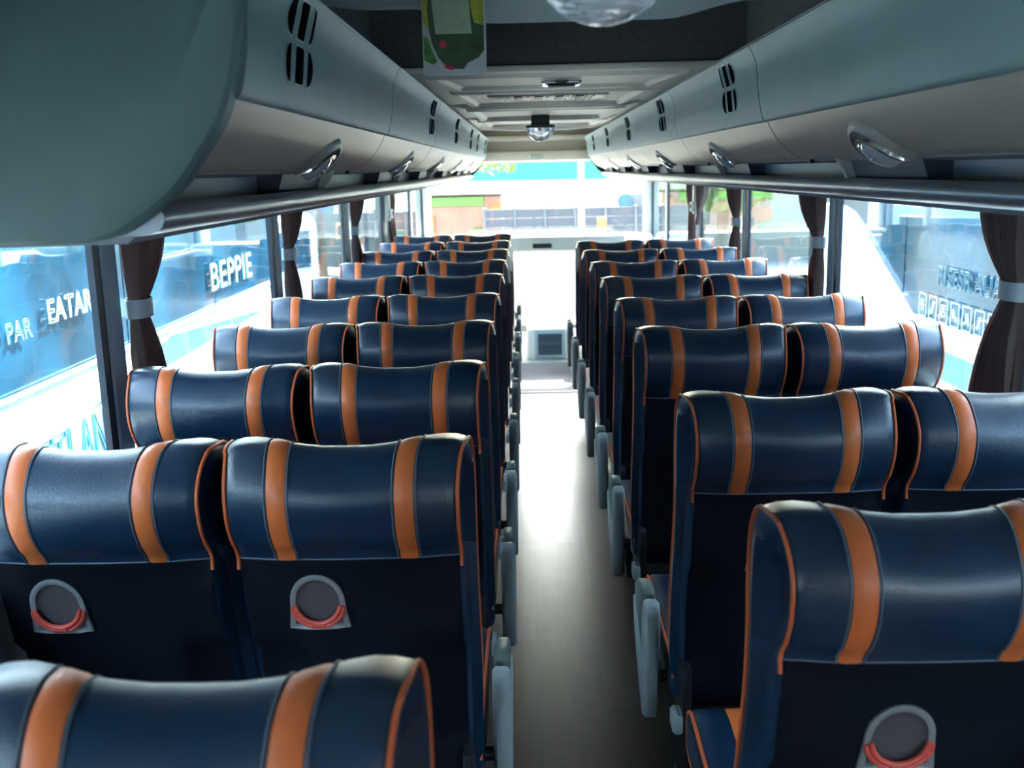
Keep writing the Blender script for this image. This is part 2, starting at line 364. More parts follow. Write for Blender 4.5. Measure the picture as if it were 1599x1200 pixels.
CRYST = bpy.data.materials.new('crystal_dome'); CRYST.use_nodes = True
b = CRYST.node_tree.nodes['Principled BSDF']; b.inputs['Base Color'].default_value = (.9, .93, 1, 1); b.inputs['Transmission Weight'].default_value = .75; b.inputs['Roughness'].default_value = .08; b.inputs['IOR'].default_value = 1.45
def dome_light(y, label, scale=1.):
    t_ = empty('disco_dome_lamp', label, 'lamp', (-.018, y, CT - .004), 'domed party lamps on the ceiling')
    MB().box(-.052, .052, -.05, .05, -.058, .004 if y > 3 else .034, bev=.008).build('lamp_base', BLK, t_)
    m = MB(); ring = []
    m.loft([[(.084 * c_ * math.cos(2 * PI * i / 28), .084 * c_ * math.sin(2 * PI * i / 28), z) for i in range(28)] for c_, z in ((.75, -.052), (1, -.055), (1, -.067), (.9, -.070))], 0, True, True, True)
    m.build('collar', BLK if y > 3 else CHROME, t_)
    m = MB(); R = .080; nr, ns = 9, 26; rings = []
    for j in range(nr + 1):
        th = PI / 2 * j / nr * .985
        for sub in ((0,),):
            rings.append([(R * math.cos(th) * math.cos(2 * PI * (i + .5 * (j % 2)) / ns) * (1 + .015 * ((i + j) % 2)), R * math.cos(th) * math.sin(2 * PI * (i + .5 * (j % 2)) / ns) * (1 + .015 * ((i + j) % 2)), -.066 - R * math.sin(th)) for i in range(ns)])
    m.loft(rings, 0, True, True, True); m.build('crystal_dome', CRYST, t_, smooth=0)
    m = MB(); m.loft([[(.05 * math.cos(2 * PI * i / 12) * c_, .05 * math.sin(2 * PI * i / 12) * c_, z) for i in range(12)] for c_, z in ((1, -.067), (.9, -.085), (.4, -.10))], 0, True, True, True); m.build('lamp_core', CHROME, t_)
    return t_
dome_light(1.20, 'clear crystal dome lamp at the top edge, nearest the camera')
dome_light(6.05, 'crystal dome lamp on a black base, further up the ceiling')

# leaflet hanging in the recess
lf = empty('leaflet', 'green and white leaflet hanging against the dark ceiling recess', 'leaflet', (-.230, 1.90, CZ + .179)); lf.scale = (.60, 1, .52)
lw, lh = .094, .30
def rr_poly(w, h, r, n=5, x=0, z=0):
    out = []
    for cx_, cz_, a0 in ((w - r, h - r, 0), (-w + r, h - r, 90), (-w + r, -h + r, 180), (w - r, -h + r, 270)):
        for k in range(n + 1): a = math.radians(a0 + 90 * k / n); out.append((x + cx_ + r * math.cos(a), z + cz_ + r * math.sin(a)))
    return out
GREEN = mat('leaflet_dark_green', (.015, .045, .015), .35, noise=(22, .7)); LGREEN = mat('leaflet_leaf_green', (.03, .10, .015), .35, noise=(25, .6))
YEL = mat('leaflet_yellow_green', (.22, .23, .02), .35, noise=(20, .4)); PALE = mat('leaflet_pale_sticker', (.20, .26, .18), .4, noise=(30, .12)); WPAP = mat('leaflet_white', (.27, .28, .30), .35); RED = mat('leaflet_red', (.32, .01, .04), .4); NAVY = mat('leaflet_navy', (.02, .03, .12), .4)
MB().prism(rr_poly(lw, .15, .008, x=0, z=.15 - .02), 'y', -.002, .002).build('leaflet_card', WPAP, lf)
def lpiece(poly, d, m, name='printed_panel'): MB().prism(poly, 'y', -.0022 - d * .0004, -.0018, 0).build(name, m, lf, smooth=0)
lpiece([(-.090, .275), (.088, .275), (.088, .06), (.070, .035), (.04, .02), (.025, -.002), (.0, .0), (-.03, .012), (-.05, .04), (-.065, .08), (-.075, .13), (-.080, .2)], 1, GREEN)
lpiece([(-.091, .11), (-.078, .10), (-.066, .06), (-.052, .025), (-.066, .015), (-.091, .03)], 2, LGREEN)
lpiece([(.045, .275), (.088, .275), (.088, .14), (.06, .15), (.05, .2)], 3, YEL)
lpiece([(-.090, .275), (-.07, .275), (-.078, .20), (-.074, .13), (-.090, .15)], 3, YEL)
lpiece([(.02, .28), (.062, .28), (.05, .235), (.03, .215)], 4, NAVY)
lpiece([(-.064, .225), (.045, .235), (.052, .115), (-.055, .115)], 5, PALE, 'sticker')
lpiece([(-.045, .09), (-.03, .095), (-.022, .08), (-.03, .068), (-.045, .074)], 5, RED)
lpiece([(-.03, .022), (-.018, .014), (.005, .0), (-.012, -.004), (-.03, .004)], 5, RED)

# ------------------------------------------------------------------ overhead bins
def ply(pts, sgn): return [(sgn * x, CZ + z) for x, z in pts]
DOOR = spline([(.502, .104), (.494, .108), (.487, .128), (.479, .17), (.476, .21), (.470, .25), (.452, .288)], 3)
LOW = spline([(.501, .112), (.513, .086), (.536, .052), (.574, .020), (.602, .008)], 4)
ENDP = spline([(.462, .300), (.472, .27), (.478, .235), (.481, .19), (.489, .146), (.502, .103), (.519, .066), (.546, .029), (.574, -.008), (.607, -.037), (.640, -.059), (.672, -.076), (.71, -.085)], 2) + [(.85, -.088), (1.145, -.088), (1.145, .30)]
def bin_unit(sgn, y0, y1, label, vent_dy, lamp_dy, end_near=False, end_far=False, detail=True):
    side = 'left' if sgn < 0 else 'right'
    t_ = empty('overhead_bin', label, 'luggage bin', (0, y0, 0), 'overhead bins along the %s side' % side)
    L = y1 - y0; g = .004
    # carcass behind the doors (closed box)
    body = [(.50, .115), (.62, .004), (.70, -.002), (.70, -.046), (1.145, -.046), (1.145, .303), (.47, .303), (.468, .286), (.49, .2)]
    MB().prism(ply(body, sgn), 'y', g, L - g).build('bin_body', CHAN, t_, smooth=0)
    def sheet(pts, th, a, b, name, mt, par=t_, bev=.006):
        inn = [(x + th, z) for x, z in pts[::-1]]
        return MB().prism(ply(pts + inn, sgn), 'y', a, b, bev=0).build(name, mt, par, smooth=40)
    door = sheet(DOOR, .02, g, L - g, 'bin_door', TEAL)
    m = MB(); m.tube([(sgn * .456, g + .02, CZ + .287), (sgn * .456, L - g - .02, CZ + .287)], .0045, n=6); m.build('door_top_edge', TEAL, door)
    low = sheet(LOW, .02, g, L - g, 'lower_panel', BEIGE)
    # vent: two rows of three openings
    if vent_dy is not None:
        def dx(z):                                  # door surface |x| at dz
            for (xa, za), (xb, zb) in zip(DOOR[:-1], DOOR[1:]):
                if za <= z <= zb: return xa + (xb - xa) * (z - za) / (zb - za)
            return DOOR[-1][0]
        for zc, hh in ((.176, .029), (.245, .028)):
            for kx, wk, shape in ((-.082, .017, -1), (0, .027, 0), (.082, .017, 1)):
                def outline(e):
                    o = []
                    if shape == 0: base = rr_poly(wk + e, hh + e, .007, 3)
                    else:
                        base = [(shape * (-wk - e), hh + e), (shape * (-wk - e), -hh - e)] + [(shape * (-wk + (2 * wk + e) * math.cos(a)), (hh + e) * math.sin(a)) for a in [math.radians(-80 + 20 * q) for q in range(9)]]
                    return base
                m = MB()
                for e, d, mi in ((.003, .0018, 0), (0, .0030, 1)):
                    pts = outline(e)
                    rs = [[(sgn * (dx(zc + b_) - dd), vent_dy + kx + a_, CZ + zc + b_) for a_, b_ in pts] for dd in (-.004, d)]
                    m.loft(rs, mi, True, False, True)
                m.build('vent_opening', [VRIM, OPENM], t_, smooth=0)
    # oval reading lamp set in a moulded pocket of the lower panel
    if lamp_dy is not None:
        LR = LOW[::-1]; acc = [0.]
        for q in range(1, len(LR)): acc.append(acc[-1] + math.hypot(LR[q][0] - LR[q - 1][0], LR[q][1] - LR[q - 1][1]))
        def surf(yy, tt, h):                       # point on the panel, tt metres up from its lower edge, h proud of it
            tt = max(-.004, min(acc[-1], tt)); q = 1
            while q < len(LR) - 1 and acc[q] < tt: q += 1
            f_ = (tt - acc[q - 1]) / (acc[q] - acc[q - 1]); (xa_, za_), (xb_, zb_) = LR[q - 1], LR[q]
            nx, nz = -(zb_ - za_), (xb_ - xa_); l_ = math.hypot(nx, nz); nx /= l_; nz /= l_
            return (sgn * (xa_ + (xb_ - xa_) * f_ + nx * h), yy, CZ + za_ + (zb_ - za_) * f_ + nz * h)
        def E(rx, rz, h, sh=0., n=22, base=.0):
            return [surf(lamp_dy + sh + rx * math.cos(PI * i / n), base + rz * math.sin(PI * i / n), h) for i in range(n + 1)]
        m = MB(); m.loft([E(.126, .112, -.002, -.022), E(.117, .107, .004, -.019), E(.105, .099, .0095, -.015), E(.098, .094, .010, -.013)], 0, True, False, False); pk = m.build('lamp_pocket', BEIGE, t_, smooth=50)
        m = MB(); m.loft([E(.098, .094, .010, -.013), E(.090, .088, .006, -.008), E(.080, .082, .002, -.003), E(.073, .077, .0012, 0)], 0, True, False, False); m.build('pocket_shade_ring', PSHADE, pk, smooth=50)  # dark ring: shade of the hollow round the lamp, put into its colour
        m = MB(); m.loft([E(.074, .078, .001), E(.072, .076, .010), E(.064, .068, .0115), E(.062, .066, .008)], 0, True, False, False); m.build('lamp_rim', CHROME, pk)
        m = MB(); m.loft([E(.063, .067, .006), E(.055, .059, .013), E(.038, .042, .019), E(.016, .018, .0225), E(.002, .003, .023)], 0, True, True, True); m.build('lamp_lens', LENS, pk)
        m = MB(); m.tube([surf(lamp_dy + .040, .012, .016), surf(lamp_dy + .012, .030, .0225), surf(lamp_dy - .028, .040, .018)], .0016, n=6); m.build('lamp_divider', CHROME, pk)
    # service channel below: dark housing with a pale bracket at its end
    lamp = lamp_dy if lamp_dy is not None else L * .5
    a0, a1 = max(g, lamp - .05), min(L - g, lamp + .38)
    MB().prism(ply([(.640, .006), (.700, .0), (.700, -.042), (.655, -.040)], sgn), 'y', a0, a1).build('dark_housing', DARKP, t_, smooth=0)
    for y_ in (a1,):
        MB().prism(ply([(.606, .010), (.70, .006), (.70, -.045), (.636, -.043)], sgn), 'y', y_, y_ + .014, bev=.002).build('bracket', CEIL, t_)
    m = MB(); m.box(*sorted((sgn * .60, sgn * .612)), L - .05, L - .03, CZ - .002, CZ + .014, bev=.003); m.build('stop_pad', BLK, t_)
    if end_near or end_far:
        if end_near:
            poly = ply(ENDP, sgn); 
            m = MB(); rr = [[(p[0], y, p[1]) for p in q] for q, y in ((poly, .012), (poly, -.022), (inset(poly, .006), -.032), (inset(poly, .020), -.038))]
            m.loft(rr, 0, True, True, True); m.build('end_panel', TEALD, t_, smooth=25)
        if end_far:
            poly = ply(ENDP, sgn); m = MB(); rr = [[(p[0], L + y, p[1]) for p in q] for q, y in ((poly, -.004), (poly, .02), (inset(poly, .02), .035))]
            m.loft(rr, 0, True, True, True); m.build('end_panel', RUB, t_, smooth=25)
    return t_
LENS = mat('reading_lamp_lens', (.62, .66, .68), .12, coat=.6, coat_rough=.05, metal=.35)
ordw = ['nearest', 'second', 'third', 'fourth', 'fifth', 'sixth', 'seventh']
ys = [1.43, 2.96, 4.42, 5.9, 7.38, 8.86, 9.95]
for i in range(6):
    bin_unit(-1, ys[i], ys[i + 1], ['grey-green overhead bin beside the big flat end panel, nearest on the left', 'second grey-green overhead bin from the camera on the left side', 'third grey-green overhead bin from the camera on the left side', 'fourth grey-green overhead bin from the camera on the left side', 'fifth grey-green overhead bin from the camera on the left side', 'last grey-green overhead bin on the left, next to the windscreen'][i],
             (.32 if i == 0 else 1.22 if i < 4 else .7), .90 if i < 5 else .5, end_near=(i == 0), end_far=(i == 5))
ys = [-.2, 1.25, 2.66, 4.12, 5.57, 7.07, 8.55, 9.95]
for i in range(7):
    bin_unit(1, ys[i], ys[i + 1], ['grey-green overhead bin cut off by the top right corner', 'long grey-green overhead bin with an oval lamp, at the right edge', 'third grey-green overhead bin from the right edge, with six vent slots', 'fourth overhead bin from the right edge', 'fifth overhead bin from the right edge, small in the distance', 'sixth overhead bin from the right edge, far up the aisle', 'last overhead bin on the right, next to the windscreen'][i],
             None if i < 2 else .36, (.78 if i == 1 else .92 if i != 6 else .6), end_near=False, end_far=(i == 6))
for sgn, side, y0 in ((-1, 'left', 1.445), (1, 'right', -1.4)):
    t_ = empty('parcel_rail', 'long satin rail under the %s overhead bins' % side, 'rail', (0, 0, 0), None)
    prof = spline([(.628, -.040), (.618, -.052), (.622, -.068), (.642, -.078), (.668, -.080), (.70, -.078)], 4) + [(.72, -.042)]
    MB().prism(ply(prof, sgn), 'y', y0, 9.97).build('rail_profile', RAILM, t_, smooth=50)
    MB().prism(ply([(.66, -.079), (1.15, -.087), (1.15, -.095), (.672, -.090)], sgn), 'y', y0, 9.97).build('rail_underside', UNDER, t_, smooth=0)
    MB().prism(ply([(.628, -.040), (.634, -.036), (.70, -.040), (.70, -.044)], sgn), 'y', y0, 9.97).build('rail_lip', BEIGE, t_, smooth=0)

# ------------------------------------------------------------------ seats
SW = .2200
PROF = spline([(.150, .39), (.108, .55), (.072, .70), (.042, .84), (.012, .948), (-.018, .988), (-.040, 1.035), (-.040, 1.092), (-.004, 1.142), (.045, 1.158),
               (.088, 1.142), (.112, 1.09), (.118, 1.02), (.114, .94), (.124, .84), (.158, .72), (.20, .58), (.235, .46), (.225, .40)], 4, closed=True)
NP = len(PROF)
SEAM = 16                      # index of the rear seam point (4th knot * 4)
# arc where the headrest cover ends on the front side
HE = 13 * 4                    # (.110,.94)
def prof_at(u, ins=0.):
    """profile moved for column u in -1..1: the top sags in the middle, the bolsters swell forward"""
    au = abs(u); P = inset(PROF, ins) if ins else PROF; out = []
    sag = .013 * sstep(.72, .12, au)
    for k, (y, z) in enumerate(P):
        wz = sstep(.98, 1.15, z)
        yy = y; zz = z - sag * wz - .006 * wz * sstep(.85, 1, au)
        if y > .06 and z > .5: yy = y + .028 * sstep(.45, .85, au)
        if z > .9 and y < .02: yy = yy + .010 * sstep(.55, 1.0, au) - .004 * (1 - au)
        out.append((yy, zz))
    return out
def seat_width(k, z):
    """half width at profile point k: the rear face is narrower than the front of the bolsters"""
    rear = 1 - sstep(27, 43, k) if k < 60 else sstep(70, 75, k)
    return SW - .020 * rear - .004 * sstep(.7, .45, z)
US = [-.97, -.9, -.8, -.7, -.63, -.54, -.45, -.35, -.2, 0, .2, .35, .45, .54, .63, .7, .8, .9, .97]
def body_ring(u, ins, dx, k0=0, k1=NP):
    P = prof_at(u, ins); sg = 1 if u > 0 else -1
    return [(u * seat_width(k, z) + sg * dx, y, z) for k, (y, z) in enumerate(P)]
def seat_parts(root, arm):
    """arm: -1/+1 side with an armrest or 0"""
    rings = []
    for ins, dx in ((.040, .004), (.022, .003), (.008, .0), (.002, -.003)): rings.append(body_ring(-1, ins, -dx if False else dx))
    # left side bulge: dx positive pushes outward
    rings += [body_ring(u, 0, 0) for u in US]
    for ins, dx in ((.002, -.003), (.008, .0), (.022, .003), (.040, .004)): rings.append(body_ring(1, ins, dx))
    nr = len(rings)
    head = MB(); low = MB()
    # headrest cover (SEAM..HE over the top) is the blue shell; the rest is backrest
    HM = list(range(SEAM, HE + 1)); LM = list(range(HE, NP)) + list(range(0, SEAM + 1))
    head.loft([[r[k] for k in HM] for r in rings], 0, False)
    # side walls of the head between rear and front lines
    r0 = [rings[0][k] for k in HM]; head.add(r0, [tuple(range(len(r0)))], 0)
    r1 = [rings[-1][k] for k in HM]; head.add(r1, [tuple(range(len(r1)))[::-1]], 0)
    hd = head.build('headrest', LEATHER, root, smooth=50)
    # lower backrest; rear face black, sides and front blue
    o = len(low.v); 
    vs = [[r[k] for k in LM] for r in rings]; n = len(LM); V = [p for r in vs for p in r]; F0, F1 = [], []
    nb = NP - HE                                   # LM index of PROF[0]
    for i in range(nr - 1):
        for j in range(n - 1):
            f = (i * n + j, i * n + j + 1, (i + 1) * n + j + 1, (i + 1) * n + j)
            (F1 if (j >= nb and 3 <= i < nr - 4) else F0).append(f)
    low.add(V, F0, 0); o = len(low.v); low.f += F1; low.m += [1] * len(F1)
    low.add(vs[0], [tuple(range(n))], 0); low.add(vs[-1], [tuple(range(n))[::-1]], 0)
    bk = low.build('backrest', [LEATHER, BLACKV], root, smooth=50)
    # orange stripes: a thin cover over the head shell, with a welt along each edge
    for sg in (-1, 1):
        m = MB(); ua = [sg * q for q in (.452, .50, .548, .596, .645)]
        R_ = []
        for q, u in enumerate(ua):
            off = -.0022 if 0 < q < 4 else .001
            R_.append([(u * seat_width(kk, z), y, z) for kk, (y, z) in enumerate(prof_at(u, off)) if kk in HMS])
        m.loft(R_, 0, False); sp = m.build('orange_stripe', ORANGE, hd, smooth=60)
        m = MB()
        for u in (sg * .449, sg * .648):
            P = [(u * seat_width(kk, z), y, z) for kk, (y, z) in enumerate(prof_at(u, -.0008)) if kk in HMS]
            m.tube(P, .0017, n=5)
        m.build('seam_welt', THREAD, sp)
    # horizontal seam welt
    m = MB(); m.tube([rings[i][SEAM] for i in range(3, nr - 3)], .0016, n=5); m.build('seam', THREAD, hd)
    # orange piping round each side, from the rear seam over the top and down the front edge
    for sg in (-1, 1):
        P = [(sg * (seat_width(kk, z) + .001), y, z) for kk, (y, z) in enumerate(prof_at(sg * 1, .0022))]
        ks = list(range(SEAM - 1, NP - 9))
        m = MB(); m.tube([P[k] for k in ks], .0034, n=7); m.build('piping', PIPE, bk)
    # seat cushion
    cw = SW - .002
    cp = spline([(.20, .375), (.20, .46), (.24, .478), (.38, .470), (.55, .482), (.67, .490), (.725, .470), (.735, .42), (.70, .372), (.45, .362)], 3, closed=True)
    m = MB(); m.loft([[(x, y, z) for y, z in inset(cp, i_)] for x, i_ in ((-cw, .02), (-cw + .004, .008), (-cw + .016, 0), (-cw * .6, 0.00), (0, .006), (cw * .6, 0), (cw - .016, 0), (cw - .004, .008), (cw, .02))], 0, True, True, True)
    cu = m.build('seat_cushion', LEATHER, root, smooth=50)
    for sg in (-1, 1):
        m = MB(); P = [(sg * (cw - .005), y, z) for y, z in inset(cp, .004)]; m.tube(P[2:26], .0042, n=6); m.build('cushion_piping', PIPE, cu)
        m = MB(); m.loft([[(sg * x, y, z) for y, z in inset(cp, -.0016)[2:26]] for x in (.10, .14)], 0, False); m.build('cushion_stripe', ORANGE, cu)
    # frame and legs
    m = MB(); m.box(-cw + .02, cw - .02, .16, .60, .315, .37, bev=.008); m.box(-cw + .015, -cw + .035, .10, .24, .33, .50, bev=.005); m.box(cw - .035, cw - .015, .10, .24, .33, .50, bev=.005)
    fr = m.build('seat_frame', BLKM, root)
    for sg in (-1, 1):
        m = MB(); m.prism([(.22, .318), (.54, .318), (.46, .03), (.52, 0), (.24, 0), (.30, .03)], 'x', sg * .15 - .014, sg * .15 + .014, bev=.004); m.build('leg', BLKM, root)
    if arm:
        # armrest beside the cushion, hinged at the backrest: tall rear end, beak-like front
        xa, xb = (arm * (SW + .018), arm * (SW + .056)); xa, xb = min(xa, xb), max(xa, xb)
        pr = spline([(.25, .32), (.235, .42), (.235, .555), (.245, .590), (.28, .596), (.302, .55), (.318, .47), (.35, .435), (.45, .485), (.50, .515), (.512, .495), (.48, .42), (.40, .35), (.31, .285), (.265, .288)], 3, closed=True)
        ar = MB().prism(pr, 'x', xa, xb, bev=.007).build('armrest', ARM, root, smooth=45)
        pd = [(.308, .575), (.322, .48), (.352, .445), (.44, .49), (.49, .525), (.495, .55), (.46, .575), (.38, .60), (.315, .602)]
        MB().prism(spline(pd, 2, closed=True), 'x', xa + .003, xb - .003, bev=.006).build('arm_pad', ARMD, ar, smooth=45)
        m = MB(); m.tube([(arm * (SW - .03), .27, .40), (arm * (SW + .026), .27, .40)], .016, n=12); m.build('hinge', BLKM, ar)
        lv = MB(); lv.box(*sorted((arm * (SW - .022), arm * (SW + .006))), .10, .16, .335, .385, bev=.008); lv.build('recline_lever', ARM, root)
    return root
HMS = set(range(SEAM, HE + 1))
def hook_holder(root, x, zc):
    """arched plastic bag hook set into the back"""
    yb = .0405 - (zc - .845) * .225                      # back surface leans
    def P(a, b, d): return (x + a, yb - b * .225 + d, zc + b)
    def arch(w, h, base, n=14):
        pts = [(w * 1.12, -base), (w * 1.03, -base * .35)]
        for k in range(n + 1):
            a = PI * k / n; pts.append((w * math.cos(a), h * math.sin(a)))
        return pts + [(-w * 1.03, -base * .35), (-w * 1.12, -base)]
    t_ = MB(); A = arch(.050, .056, .058); B = arch(.040, .045, .050)
    t_.loft([[P(a, b, .006) for a, b in A], [P(a, b, -.006) for a, b in A], [P(a, b, -.0075) for a, b in arch(.046, .052, .054)], [P(a, b, -.0055) for a, b in B], [P(a * .97, b * .97, -.001) for a, b in B]], 0, True, True, False)
    h = t_.build('bag_hook_holder', HOLD, root, smooth=40)
    m = MB(); m.loft([[P(a * s_, b * s_, d) for a, b in B] for s_, d in ((.985, -.0052), (.92, -.0026), (.78, -.0014), (.5, -.0010))], 0, True, False, True); m.build('holder_bowl', HOLDI, h, smooth=50)
    m = MB(); m.loft([[P(a, b, -.0078) for a, b in ((-.052, -.056), (-.03, -.052), (0, -.050), (.03, -.052), (.052, -.056), (.03, -.060), (0, -.061), (-.03, -.060))], [P(a, b, -.002) for a, b in ((-.052, -.056), (-.03, -.052), (0, -.050), (.03, -.052), (.052, -.056), (.03, -.060), (0, -.061), (-.03, -.060))]], 0, True, True, True)
    m.build('holder_lip', HOLDW, h)
    m = MB()
    for r_, dz_, dd in ((.041, 0, -.010), (.046, -.004, -.0085)):
        pts = []
        for k in range(15):
            a = PI * (1.02 + .96 * k / 14); bx = r_ * math.cos(a) * (1 if dd < -.009 else 1.04); bz = -.004 + .040 * math.sin(a) * (1 if dd < -.009 else 1.1) + dz_
            pts.append(P(bx, bz, dd - .004 * math.sin(PI * k / 14)))
        m.tube(pts, [.0028] + [.0042] * 13 + [.0028], n=7)
    m.build('hook_strap', REDH, h)
    a = P(-.013, -.052, -.018); m = MB(); m.box(a[0], a[0] + .026, a[1] - .001, a[1] + .006, a[2], a[2] + .011, bev=.002); m.build('hook_clip', REDH, h)

YL = [.885, 1.742, 2.475, 3.175, 3.91, 4.667, 5.405, 6.154, 6.9, 7.645]
YR = [1.325, 2.085, 2.975, 3.669, 4.416, 5.165, 5.92, 6.675]
AY = .2065; PW = .45
def proto(arm, hx, hz):
    r = empty('bus_seat', '', 'seat'); seat_parts(r, arm); hook_holder(r, hx, hz); return r
protos = {(-1, 0): proto(1, -.066, .858), (-1, 1): proto(0, -.094, .858), (1, 0): proto(-1, -.022, .815), (1, 1): proto(0, .04, .83)}
used = set(); ordn = ['first', 'second', 'third', 'fourth', 'fifth', 'sixth', 'seventh', 'eighth', 'ninth', 'tenth']
def place(sgn, col, i, y):
    # right aisle prototype is used last (row 0) so its moved armrest is not copied
    k = (sgn, col); src = protos[k]
    o = src if k not in used else copy_tree(src); used.add(k)
    o.location = (sgn * (AY + PW * (col + .5)) - (.006 if sgn < 0 else 0) - (.006 if sgn < 0 and i == 0 else 0), y - .04, -.006 if sgn < 0 and i == 0 else 0)
    if sgn > 0 and i == 0:
        for ch in list(o.children):                 # this seat's armrest is folded a little lower
            if ch.name.startswith('armrest'): ch.location = (0, -.06, -.05)
    if sgn > 0 and i == 1: o.location.z = -.006
    side = 'left' if sgn < 0 else 'right'; N = len(YL) if sgn < 0 else len(YR)
    where = 'aisle' if col == 0 else 'window'
    if sgn < 0 and i == 0: lb = 'navy seat with orange stripes filling the bottom left corner, nearest the camera'
    elif sgn > 0 and i == 0: lb = 'navy seat with an arched red bag hook filling the bottom right corner'
    elif i == N - 1: lb = 'orange-striped navy seat, %s side, last and farthest row on the %s' % (where, side)
    else: lb = 'orange-striped navy seat, %s side, %s row from the camera on the %s' % (where, ordn[i], side)
    o['label'] = lb; o['category'] = 'seat'; o['group'] = 'striped passenger seats %s of the aisle' % side
for i, y in enumerate(YL):
    for col in (0, 1):
        if not (i == 0 and col == 1): place(-1, col, i, y)
for i, y in list(enumerate(YR))[::-1]:
    for col in (0, 1):
        if not (i == 0 and col == 1): place(1, col, i, y)

# ------------------------------------------------------------------ curtains
def curtain(sgn, y, d, label, w_top=.27, tie_z=1.29, z_bot=.93, w_tie=.075, w_bot=.22, tie=True):
    """d = +1: hangs on the front side of the post at y"""
    ztop = WTOP - .003; rows_ = []; nz, ns, np_ = 40, 108, 9
    for iz in range(nz + 1):
        z = ztop + (z_bot - ztop) * iz / nz
        if z > tie_z: u = (z - tie_z) / (ztop - tie_z); w = w_tie + (w_top - w_tie) * (1 - (1 - u) ** 1.9); c0 = .01 * (1 - u)
        else: u = (tie_z - z) / (tie_z - z_bot); w = w_tie + (w_bot - w_tie) * (1 - (1 - u) ** 1.6); c0 = .01 * (1 - u)
        r = []
        amp = .008 + .009 * min(1, abs(z - tie_z) / .12)
        for i in range(ns + 1):
            s_ = i / ns; ph = 2 * PI * np_ * s_ + .5 * math.sin(3 * s_ + 5 * z)
            a = amp * (math.sin(ph) + .35 * math.sin(2.3 * ph + 1.0))
            r.append((sgn * (1.128 + a + .004), y + d * (c0 + w * s_ + .004 * math.cos(ph)), z))
        rows_.append(r)
    m = MB(); m.loft(rows_, 0, False); 
    back = [[(x + sgn * .003, yy, z) for x, yy, z in r] for r in rows_]; m.loft(back, 0, False)
    c_ = m.build('curtain', CURT, None, smooth=80); tag(c_, label, 'curtain', 'brown curtains on the %s windows' % ('left' if sgn < 0 else 'right'))
    if tie:
        m = MB(); hw = .024
        lp = [(sgn * (1.128 + .030 * math.sin(a)), y + d * (.008 + w_tie * .5 + (w_tie * .62 + .012) * math.cos(a))) for a in [2 * PI * q / 28 for q in range(28)]]
        m.loft([[(px, py, tie_z - hw) for px, py in lp], [(px, py, tie_z + hw) for px, py in lp]], 0, True, False, False)
        lp2 = [((px - sgn * 1.128) * .93 + sgn * 1.128, (py - y - d * .045) * .93 + y + d * .045) for px, py in lp]
        m.loft([[(px, py, tie_z + hw) for px, py in lp], [(px, py, tie_z + hw) for px, py in lp2], [(px, py, tie_z - hw) for px, py in lp2], [(px, py, tie_z - hw) for px, py in lp]], 0, True, False, False)
        m.build('tie_band', BAND, c_, smooth=50)
    return c_
curtain(-1, 2.60, 1, 'brown curtain with a white tie, nearest on the left, before the large pillar')
curtain(-1, 4.34, 1, 'second brown tied curtain from the camera on the left', w_top=.34, w_bot=.25)
curtain(-1, 6.06, 1, 'third brown tied curtain on the left, light coming through its folds', w_top=.42, w_bot=.3)
curtain(-1, 7.67, 1, 'dark untied brown curtain, farthest on the left', w_top=.30, w_tie=.28, w_bot=.27, tie=False)
curtain(1, 2.56, 1, 'large brown tied curtain at the right edge of the picture', w_top=.26, w_bot=.26)
curtain(1, 4.34, 1, 'brown curtain with a white tie, second from the right edge', w_top=.36, w_bot=.2)
curtain(1, 6.06, 1, 'brown tied curtain, third from the right edge, bunched low', w_top=.34, w_bot=.3)
curtain(1, 7.68, 1, 'dark brown curtain in front of the wall bracket, farthest on the right', w_top=.30, w_tie=.20, w_bot=.16, tie=False)
curtain(1, 7.50, -1, 'short dark gathered curtain, right beside the wall bracket', w_top=.34, w_tie=.06, w_bot=.03, tie=False, z_bot=1.2)
for sgn, yy, lb in ((1, 7.6, 'cream wall bracket with a dark button on the far right pillar'), (-1, 7.6, 'cream wall bracket on the far left pillar between two curtains')):
    t_ = empty('pillar_bracket', lb, 'bracket', (sgn * 1.133, yy, 1.38), None)
    xs = sorted((0, -sgn * .02))
    MB().box(xs[0], xs[1], -.045, .045, -.11, .15, bev=.008).build('bracket_plate', CEIL, t_)
    MB().box(*sorted((-sgn * .018, -sgn * .04)), -.03, .03, -.09, -.02, bev=.008).build('bracket_cover', WHITEI, t_)
    MB().box(*sorted((-sgn * .038, -sgn * .046)), -.012, .012, -.065, -.03, bev=.003).build('dark_button', BLK, t_)

# ------------------------------------------------------------------ front of the bus
struct(MB().box(-1.15, 1.15, 10.62, 10.72, -.5, .55).build('wall_front', WHITEI, smooth=0))
ws = struct(MB().box(-1.2, -1.10, 10.45, 10.75, .80, CT).box(1.10, 1.2, 10.45, 10.75, .80, CT).box(-1.2, 1.2, 10.50, 10.75, .86, .93).build('window_windshield', GREYI, smooth=0))
MB().box(-1.12, 1.12, 10.60, 10.61, .90, CT + .05).build('pane', GLASSF, ws, smooth=0)
MB().box(-1.12, 1.12, 10.655, 10.665, .50, .90).build('pane', GLASSF, ws, smooth=0)
d = empty('front_partition', 'bright white frosted front panel at the end of the aisle', 'panel', (0, 9.94, 0))
MB().box(-.62, .75, 0, .012, .10, .86).build('frosted_sheet', FROST, d, smooth=0)
MB().box(-.75, .85, -.03, .05, .84, .985, bev=.02).build('top_band', GREYI, d)
MB().box(-.055, .13, -.037, -.02, .872, .918, bev=.006).build('dark_slot', BLK, d)
MB().box(-.62, .62, -.05, .04, .06, .13, bev=.015).build('bottom_rail', HEAD, d)
d = empty('dashboard', 'pale grey dashboard shelf below the windscreen', 'dashboard', (0, 10.2, 0))
